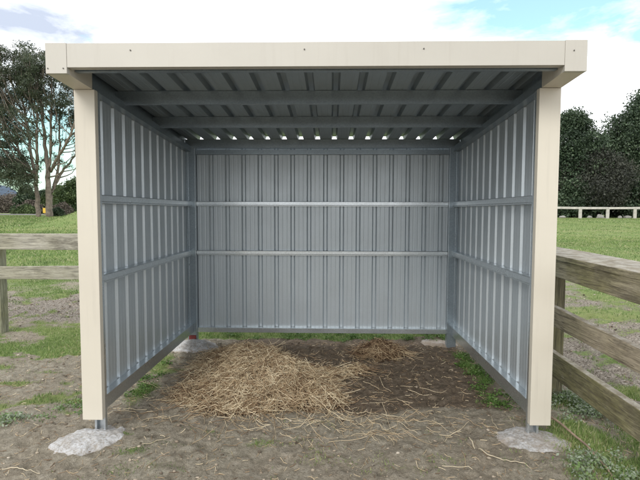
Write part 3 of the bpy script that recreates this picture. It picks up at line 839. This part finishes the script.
D = 42.0   # metres from the viewpoint to the gums
def W(u, v, dd=0):     # a bearing and height measured off the photo, set out at the gums' true distance
    y = D + dd - 3.243; s = (D + dd) / 481.
    return ((u - 331) * s + .115, y, 1.57 + (211 - v) * s)
g1b = W(33, 218); g2b = W(46, 217)
def L3(*pts): return [W(*p) for p in pts]
r_ = random.Random(4)
lead1 = [L3((33.5, 220), (33.5, 196, .2), (32, 178, .3), (27, 140, .6), (22, 105, .8), (17, 70, .6)), L3((32.6, 186, .2), (35, 160, -.6), (36, 120, -.9), (31, 80, -1)), L3((32, 178, .3), (22, 160, 1.4), (10, 138, 2.0), (0, 115, 2.4))]
lead2 = [L3((45.5, 220), (45, 190), (45, 170), (43, 140, .3), (40, 100, .5), (36, 62, .4)), L3((45.2, 182), (48, 160, -.4), (50, 130, -.6), (51, 95, -.6), (52, 66, -.5)),
         L3((47, 219), (47.6, 196, .4), (54, 178, .7), (58, 150, 1), (59, 120, 1.1), (60, 92, 1)), L3((48, 172, 0), (57, 156, -1), (67, 140, -1.8), (76, 118, -2.2), (82, 96, -2.4)), L3((50, 188, .5), (60, 172, 1.3), (70, 160, 1.8), (80, 148, 2.2), (90, 132, 2.6))]
cl1 = []
for _ in range(88):
    u = r_.uniform(-42, 38); top = 42 + max(0, (-u - 5)) * .6 + abs(u - 15) * .12; v = r_.uniform(top + 5, 192)
    if u > 24 and 125 < v: u -= 16
    if v > 175 and r_.random() < .55: continue
    cl1.append((*W(u, v, r_.uniform(-3, 3)), r_.uniform(.75, 1.25)))
for _ in range(46):
    u = r_.uniform(-34, 34); cl1.append((*W(u, r_.uniform(104, 186), r_.uniform(-3, 3)), r_.uniform(.8, 1.2)))
for _ in range(34):
    u = r_.uniform(-30, 38); cl1.append((*W(u, r_.uniform(48, 100), r_.uniform(-2.5, 2.5)), r_.uniform(.9, 1.3)))
cl2 = []
for _ in range(70):
    u = r_.uniform(24, 92); top = 44 + max(0, u - 38) * .72
    v = r_.uniform(top + 4, top + 58); cl2.append((*W(u, v, r_.uniform(-2.5, 2.5)), r_.uniform(.65, 1.1)))
for _ in range(24):
    u = r_.uniform(50, 92); v = r_.uniform(118, 178)
    cl2.append((*W(u, v, r_.uniform(-2, 2)), r_.uniform(.3, .55)))
a = gum('slimmer tall gum tree with dense low foliage at the far left', g1b[:2], lead1, cl1, 76000, .165, 5, [.20, .12, .12]); finish_local(a)
b = gum('taller gum tree with bare pale upswept limbs beside the left post', g2b[:2], lead2, cl2, 32000, .16, 6, [.26, .15, .15, .12, .11]); finish_local(b)

def bushy(name, label, cat, u, dist, width, height, mat, nleaf, leaf, seed, group=None, lift=0., trunk=True, bark=None, sink=0):
    """dense rounded tree: trunk and limbs, many overlapping foliage clumps on an uneven crown"""
    r = np.random.default_rng(seed); rr = random.Random(seed)
    x0 = (u - 331) * dist / 481. + .115; y0 = dist - 3.243; z0 = float(H(x0, y0)) - sink
    root = empty(name, (x0, y0, z0), label, cat, group)
    tb = MB(); R_ = width / 2
    nc = 75; C = []
    for i in range(nc):
        t = rr.random(); a = rr.uniform(0, 6.283)
        zz = lift + (height - lift) * (.05 + .87 * t)
        prof = R_ * (math.sin(math.pi * min(1, .22 + .80 * t)) ** .55) * (1 - .25 * t)
        q = prof * rr.uniform(.50, 1.06) * (.84 + .22 * math.sin(a * 3 + seed) + .14 * math.sin(a * 7 + zz * 1.3))
        C.append((q * math.cos(a), q * math.sin(a) * .8, zz, rr.uniform(.075, .17) * width))
    C.append((0, 0, height * .88, width * .16)); C.append((0, 0, height * .5, width * .25))
    for k in range(6):
        a = k * 1.05 + rr.random(); c = C[rr.randrange(nc)]
        hh = height * rr.uniform(.35, .75)
        tb.tube([(0, 0, -.3), (math.cos(a) * .1 * R_, math.sin(a) * .1 * R_, height * .12), (c[0] * .4, c[1] * .4, hh * .6), (c[0] * .8, c[1] * .8, max(c[2], hh * .7))], [.022 * height * .6 + .05, .016 * height, .008 * height, .02], 6)
    tb.build('trunk', bark or BARKD, root, smooth=True)
    C = np.array(C); wts = C[:, 3] ** 2; wts /= wts.sum(); ci = r.choice(len(C), nleaf, p=wts)
    A = C[ci]; d = r.normal(0, 1, (nleaf, 3)); d /= np.linalg.norm(d, axis=1)[:, None]
    rad = r.uniform(.55, 1.05, nleaf)[:, None] * (1 + .22 * np.sin(d[:, :1] * 7 + ci[:, None]) * np.sin(d[:, 2:3] * 6 + ci[:, None] * 2))
    Pp = A[:, :3] + d * rad * A[:, 3:4] * np.array([1, 1, .85])
    Pp[:, 2] = np.maximum(Pp[:, 2], .1)
    V, F = leaf_cloud(Pp[:, 0], Pp[:, 1], Pp[:, 2], r.uniform(.6, 1.4, nleaf) * leaf, r, .6)
    ct = r.normal(0, .17, len(C)); t = np.clip(.45 + r.normal(0, .2, nleaf) + ct[ci], 0, 1)
    mesh_np('crown', V, F, mat, root, attrs={'tone': np.repeat(t, 4)})
    return root

HG = 'evergreen trees along the far fence'
bushy('evergreen_tree', 'dark green rounded tree right behind the right post, far side of paddock', 'tree', 566, 50, 9.8, 10.7, DARKL, 70000, .2, 11, HG)
bushy('evergreen_tree', 'tallest dark green tree, at the right edge beyond the far fence', 'tree', 640, 52, 13, 13.4, DARKL, 85000, .21, 12, HG)
bushy('spreading_tree', 'broad dull olive brown tree standing before the gap between two evergreens', 'tree', 595, 47.5, 9.6, 5.9, PURPL, 42000, .18, 13, None, 1.0)
bushy('evergreen_tree', 'dark tree mostly hidden behind the shelter right wall', 'tree', 505, 52, 11, 10.2, DARKL, 22000, .3, 14, HG)
bushy('evergreen_tree', 'dark tree filling the gap between the two tallest evergreens', 'tree', 604, 55, 9, 9.3, DARKL, 36000, .22, 18, HG)
bushy('understorey_shrub', 'low dark shrub under the evergreens near the right edge', 'shrub', 628, 46.5, 5.2, 3.8, DARKL, 14000, .2, 15)
bushy('understorey_shrub', 'low dark shrub under the evergreen just right of the post', 'shrub', 571, 46.5, 4.6, 3.6, DARKL, 14000, .2, 16)
bushy('evergreen_tree', 'dark tree wholly beyond the right edge of the far fence', 'tree', 715, 52, 12, 11, DARKL, 14000, .34, 17, HG)
# pale stones under the trees
STONE = mat_simple('pale_stone', (.30, .295, .27), .9, 0, .2, 5, .5, .02)
def stone(label, u, dist, sx, sz, seed):
    x0 = (u - 331) * dist / 481. + .115; y0 = dist - 3.243; r = random.Random(seed)
    bm = bmesh.new(); bmesh.ops.create_icosphere(bm, subdivisions=3, radius=1)
    for v in bm.verts:
        n = 1 + .22 * math.sin(v.co.x * 3 + seed) * math.cos(v.co.y * 4 + seed * 2) + .12 * math.sin(v.co.z * 5 + seed)
        v.co = Vector((v.co.x * sx * n, v.co.y * sx * .7 * n, v.co.z * sz * n))
    me = bpy.data.meshes.new('pale_stone'); bm.to_mesh(me); bm.free(); me.materials.append(STONE)
    for p in me.polygons: p.use_smooth = True
    o = bpy.data.objects.new('pale_stone', me); COL.objects.link(o); o.location = (x0, y0, float(H(x0, y0)) + sz * .4)
    tag(o, label, 'stone', 'pale stones under the far trees')
stone('pale stone under trees close beside the right shelter post', 559.5, 44.3, .26, .16, 1)
stone('small pale stone left of the tree trunk beyond the far fence', 585.5, 44.3, .20, .15, 2)
stone('largest pale stone under the olive brown tree beyond the far fence', 596, 44.3, .32, .22, 3)
stone('small pale stone under the fence rail right of centre post', 615, 44.3, .2, .14, 4)
stone('long flat pale stone under the trees nearest right edge', 622.5, 44.3, .36, .15, 5)

# left background
LG = 'trees and scrub along the road at the left'
bushy('roadside_tree', 'broad green bush behind the gum, against the left shelter post', 'tree', 73, 68, 7.5, 4.7, MIDL, 20000, .26, 41, LG)
bushy('roadside_tree', 'rounded green bush just right of the big gum trunk', 'tree', 57, 74, 6.5, 4.1, MIDL, 16000, .26, 42, LG)
bushy('roadside_tree', 'dark green tree seen just left of the slim gum trunk', 'tree', 22, 72, 4.2, 4.3, DARKL, 12000, .26, 43, LG)
bushy('roadside_tree', 'green tree hidden behind the shelter left wall', 'tree', 100, 72, 9, 6.2, MIDL, 14000, .3, 44, LG)
bushy('roadside_tree', 'dark bush between the two gum trunks beyond the road', 'tree', 40, 78, 6, 3.6, DARKL, 10000, .28, 45, LG)
bushy('bare_scrub', 'grey leafless scrub beyond the road at the left edge', 'shrub', 6, 112, 11.0, 3.6, TWIGL, 12000, .3, 46, LG, bark=BARK)
bushy('bare_scrub', 'grey leafless scrub beside the dark roadside tree', 'shrub', 27, 66, 3.6, 1.7, TWIGL, 7000, .25, 47, LG, bark=BARK)
bushy('bare_scrub', 'pale twiggy leafless bush right of the big gum trunk', 'shrub', 60, 52, 2.4, 1.55, TWIGL, 6000, .16, 48, LG, bark=BARK, sink=.2)
bushy('bare_scrub', 'low grey leafless scrub at the far left below the blue hill', 'shrub', -10, 88, 9.0, 2.9, TWIGL, 9000, .26, 71, LG, bark=BARK)
bushy('bare_scrub', 'tangle of grey scrub under the blue hill left of the slim gum', 'shrub', 13, 90, 6.5, 2.6, TWIGL, 9000, .26, 72, LG, bark=BARK)
bushy('roadside_hedge', 'clipped low green hedge across the road at the left edge', 'hedge', 22, 63, 3.6, 1.0, MIDL, 9000, .2, 49)
bushy('dark_shrub', 'low dark shrub at the foot of the mound right of the gum', 'shrub', 54, 45, 1.5, .75, DARKL, 5000, .1, 50)
for i, (u, dd, w_, h_) in enumerate(((-40, 74, 10, 7), (-95, 70, 12, 8))):
    bushy('roadside_tree', ('green tree beyond the left edge of the view', 'far green tree well beyond the left edge')[i], 'tree', u, dd, w_, h_, MIDL, 9000, .36, 60 + i, LG)
# hills
def hill(name, pts, dist, depth, col, seed, zb=-3):
    m = mat_simple(name + '_cover', col, 1, 0, .35, .03, 0)
    us = np.linspace(pts[0][0], pts[-1][0], 90); vs = np.interp(us, [p[0] for p in pts], [p[1] for p in pts])
    V = []; nrow = 10
    for j in range(nrow):
        t = j / (nrow - 1); dd = dist - depth * (1 - t)
        k = math.sin(t * math.pi / 2)
        for u, v in zip(us, vs):
            s = dist / 481.; zt = 1.57 + (211 - v) * s
            x = (u - 331) * s * (dd / dist) + .115
            n = (float(vnoise(u * .35, j * .9, seed)) - .5) * 10 * s * .35 * k
            V.append((x, dd, zb + (zt - zb) * k + n))
    idx = np.arange(nrow * 90).reshape(nrow, 90)
    F = np.stack([idx[:-1, :-1], idx[:-1, 1:], idx[1:, 1:], idx[1:, :-1]], -1).reshape(-1, 4)
    tag(mesh_np(name, np.array(V), F, m, smooth=True), kind='structure')
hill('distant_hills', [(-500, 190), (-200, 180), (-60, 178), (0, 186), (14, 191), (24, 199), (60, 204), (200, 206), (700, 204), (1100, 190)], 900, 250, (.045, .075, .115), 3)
hill('wooded_rise', [(44, 212), (50, 197), (56, 188), (70, 184), (100, 181), (180, 184), (260, 196), (420, 203), (560, 205), (760, 200)], 130, 50, (.028, .045, .02), 9, 0)

# road
ROAD = mat_simple('pale_road_chip', (.36, .35, .33), .9, 0, .12, 2, .2)
rx = np.linspace(-75, -2, 74); V = []
for yy in (51.5, 53.5, 55.5, 57.5, 59.5):
    for xx in rx: V.append((xx, yy, float(H(xx, yy)) + .07))
idx = np.arange(5 * 74).reshape(5, 74)
F = np.stack([idx[:-1, :-1], idx[:-1, 1:], idx[1:, 1:], idx[1:, :-1]], -1).reshape(-1, 4)
tag(mesh_np('road', np.array(V), F, ROAD), kind='structure')

# white car on the road
CARW = mat_simple('white_car_paint', (.78, .78, .78), .25, 0, .02, 3, 0)
GLASS = mat_simple('dark_car_glass', (.03, .035, .04), .1, 0, .1, 3, 0)
TYRE = mat_simple('tyre_rubber', (.03, .03, .03), .8, 0, .1, 3, 0)
LAMP = mat_simple('lamp_lens', (.4, .05, .04), .3, 0, .1, 3, 0)
cx, cyy = (-2 - 331) * 100 / 481., 96.8; cz = float(H(cx, cyy))
car = empty('parked_car', (cx, cyy, cz), 'small white hatchback parked beyond the road at the left edge', 'car')
def prism(mb, prof, y0, y1, inset=0):
    b = len(mb.v); n = len(prof)
    for y, s in ((y0, 1), (y1, 1)):
        for (x, z) in prof: mb.v.append((x, y, z))
    mb.f.append(tuple(range(b, b + n))); mb.f.append(tuple(range(b + 2 * n - 1, b + n - 1, -1)))
    for i in range(n): j = (i + 1) % n; mb.f.append((b + i, b + n + i, b + n + j, b + j))
    return mb
body = prism(MB(), [(-1.95, .3), (1.95, .3), (2.0, .62), (1.9, .82), (1.05, .93), (.45, 1.40), (-1.3, 1.45), (-1.85, 1.0), (-1.98, .7)], -.82, .82)
bo = body.build('body', CARW, car, bevel=.05); bm_fix(bo)
for y0, y1 in ((-.826, -.81), (.81, .826)):
    wn = prism(MB(), [(.85, .95), (.40, 1.32), (-.30, 1.36), (-.30, .95)], y0, y1).build('window', GLASS, car); bm_fix(wn)
    wn = prism(MB(), [(-.38, .95), (-.38, 1.36), (-1.22, 1.36), (-1.6, .98)], y0, y1).build('window', GLASS, car); bm_fix(wn)
ws = MB().quad((1.06, -.7, .945), (1.06, .7, .945), (.48, .66, 1.385), (.48, -.66, 1.385)).build('windscreen', GLASS, car, solid=.01)
for xx in (-1.25, 1.25):
    for yy in (-.8, .8):
        w = MB(); w.tube([(xx, yy - .1, .31), (xx, yy + .1, .31)], [.31, .31], 20); w.build('wheel', TYRE, car, bevel=.02)
for yy in (-.65, .65): MB().box(-2.01, -1.96, yy - .1, yy + .1, .7, .85).build('tail_lamp', LAMP, car)

# yellow marker sign beside the road
YEL = mat_simple('yellow_sign_face', (.75, .48, .06), .6, 0, .08, 6, 0)
sx_, sy_ = (40.5 - 331) * 54 / 481. + .115, 50.8; szz = float(H(sx_, sy_))
sg = empty('road_sign', (sx_, sy_, szz), 'small yellow sign on a short post between the gum trunks', 'sign')
MB().box(-.04, .04, 0, .05, -.1, .35).build('post', BROWNR, sg)
MB().box(-.2, .2, -.03, -.002, .25, .82).build('panel', YEL, sg, bevel=.01)

# ------------------------------------------------------------------ world
w = bpy.data.worlds.new("World"); S.world = w; w.use_nodes = True
nt = w.node_tree; bg = nt.nodes['Background']
SUN_EL, SUN_AZ = 34, 22       # sun high behind the viewer and to the left
sky = nt.nodes.new('ShaderNodeTexSky'); sky.sky_type = 'NISHITA'; sky.sun_disc = False
sky.sun_elevation = math.radians(SUN_EL); sky.sun_rotation = math.radians(180 + SUN_AZ)
sky.air_density = 1.0; sky.dust_density = 1.5
tc = nt.nodes.new('ShaderNodeTexCoord').outputs['Generated']
mp = nt.nodes.new('ShaderNodeMapping'); mp.inputs['Scale'].default_value = (1, 1, 3.0); nt.links.new(tc, mp.inputs[0])
n1 = N(nt, 'ShaderNodeTexNoise', Scale=4.2, Detail=7.0, Roughness=.58, Distortion=.4); nt.links.new(mp.outputs[0], n1.inputs[0])
n2 = N(nt, 'ShaderNodeTexNoise', Scale=11.0, Detail=6.0, Roughness=.6, Distortion=.3); nt.links.new(mp.outputs[0], n2.inputs[0])
def hole(direction, radius, soft, warp=.16):
    v = Vector(direction).normalized()
    # warp the view direction with noise, then measure the distance to the gap's centre
    sub = nt.nodes.new('ShaderNodeVectorMath'); sub.operation = 'SUBTRACT'; nt.links.new(tc, sub.inputs[0]); sub.inputs[1].default_value = v
    mul = nt.nodes.new('ShaderNodeVectorMath'); mul.operation = 'MULTIPLY'; nt.links.new(sub.outputs[0], mul.inputs[0]); mul.inputs[1].default_value = radius
    ln = nt.nodes.new('ShaderNodeVectorMath'); ln.operation = 'LENGTH'; nt.links.new(mul.outputs[0], ln.inputs[0])
    ad = nt.nodes.new('ShaderNodeMath'); ad.operation = 'MULTIPLY_ADD'; nt.links.new(n2.outputs[0], ad.inputs[0]); ad.inputs[1].default_value = warp * 14; nt.links.new(ln.outputs[1], ad.inputs[2])
    mr = nt.nodes.new('ShaderNodeMapRange'); mr.inputs[1].default_value = 1 + warp * 7 - soft; mr.inputs[2].default_value = 1 + warp * 7 + soft
    mr.inputs[3].default_value = 1; mr.inputs[4].default_value = 0; nt.links.new(ad.outputs[0], mr.inputs[0]); return mr.outputs[0]
def dirpx(u, v): return (.0 + (u - 331) / 481., 1, (211 - v) / 481.)
hs = [hole(dirpx(548, 4), (4.6, 4.6, 15), .45, .12), hole(dirpx(700, -10), (6, 6, 14), .35), hole(dirpx(636, 40), (26, 26, 60), .5), hole(dirpx(15, 150), (7, 7, 11), .5), hole(dirpx(50, 130), (13, 13, 14), .6)]
acc = hs[0]
for h_ in hs[1:]:
    mx = nt.nodes.new('ShaderNodeMath'); mx.operation = 'MAXIMUM'; nt.links.new(acc, mx.inputs[0]); nt.links.new(h_, mx.inputs[1]); acc = mx.outputs[0]
# general broken cover elsewhere
gen = nt.nodes.new('ShaderNodeMapRange'); gen.inputs[1].default_value = .31; gen.inputs[2].default_value = .25; nt.links.new(n1.outputs[0], gen.inputs[0])
mx = nt.nodes.new('ShaderNodeMath'); mx.operation = 'MAXIMUM'; nt.links.new(acc, mx.inputs[0]); nt.links.new(gen.outputs[0], mx.inputs[1])
# cloud brightness: white, with a few thin bluish grey undersides
grey = hole(dirpx(35, 25), (9, 9, 34), .55)
cl = mix(nt, ramp(nt, n1.outputs[0], [(.42, (0, 0, 0)), (.75, (.25, .25, .25))]), (15.5, 15.8, 16.2), (12.5, 12.8, 13.4))
cl = mix(nt, grey, cl, (6.6, 7.4, 9.0))
skyb = mix(nt, 1.0, sky.outputs[0], (1.9, 2.7, 2.2), 'MULTIPLY')
col = mix(nt, mx.outputs[0], cl, mix(nt, .16, skyb, (15., 15., 15.)))
nt.links.new(col, bg.inputs[0]); bg.inputs[1].default_value = .10

sd = bpy.data.lights.new('sun', 'SUN'); sd.energy = 1.6; sd.angle = math.radians(24); sd.color = (1, .96, .9)
so = bpy.data.objects.new('sun', sd); COL.objects.link(so)
az = math.radians(SUN_AZ); el = math.radians(SUN_EL)
tosun = Vector((-math.sin(az) * math.cos(el), -math.cos(az) * math.cos(el), math.sin(el)))
so.rotation_euler = tosun.to_track_quat('Z', 'Y').to_euler(); so.location = (-6, -10, 12)

# ------------------------------------------------------------------ camera
cd = bpy.data.cameras.new('camera'); co = bpy.data.objects.new('camera', cd); COL.objects.link(co)
cd.sensor_fit = 'HORIZONTAL'; cd.sensor_width = 36; cd.lens = 36 * 480.75 / 640; cd.clip_start = .05; cd.clip_end = 5000
R = Vector((.99971526, .02374161, .00239568)); U = Vector((-.00381434, .0598905, .99819767)); Fw = Vector((-.02355535, .99792257, -.05996401))
M = Matrix((R, U, -Fw)).transposed().to_4x4(); M.translation = Vector((.115, -3.243, 1.57))
co.matrix_world = M
S.camera = co
S.view_settings.view_transform = 'Standard'; S.view_settings.look = 'None'; S.view_settings.exposure = .06; S.view_settings.gamma = 1
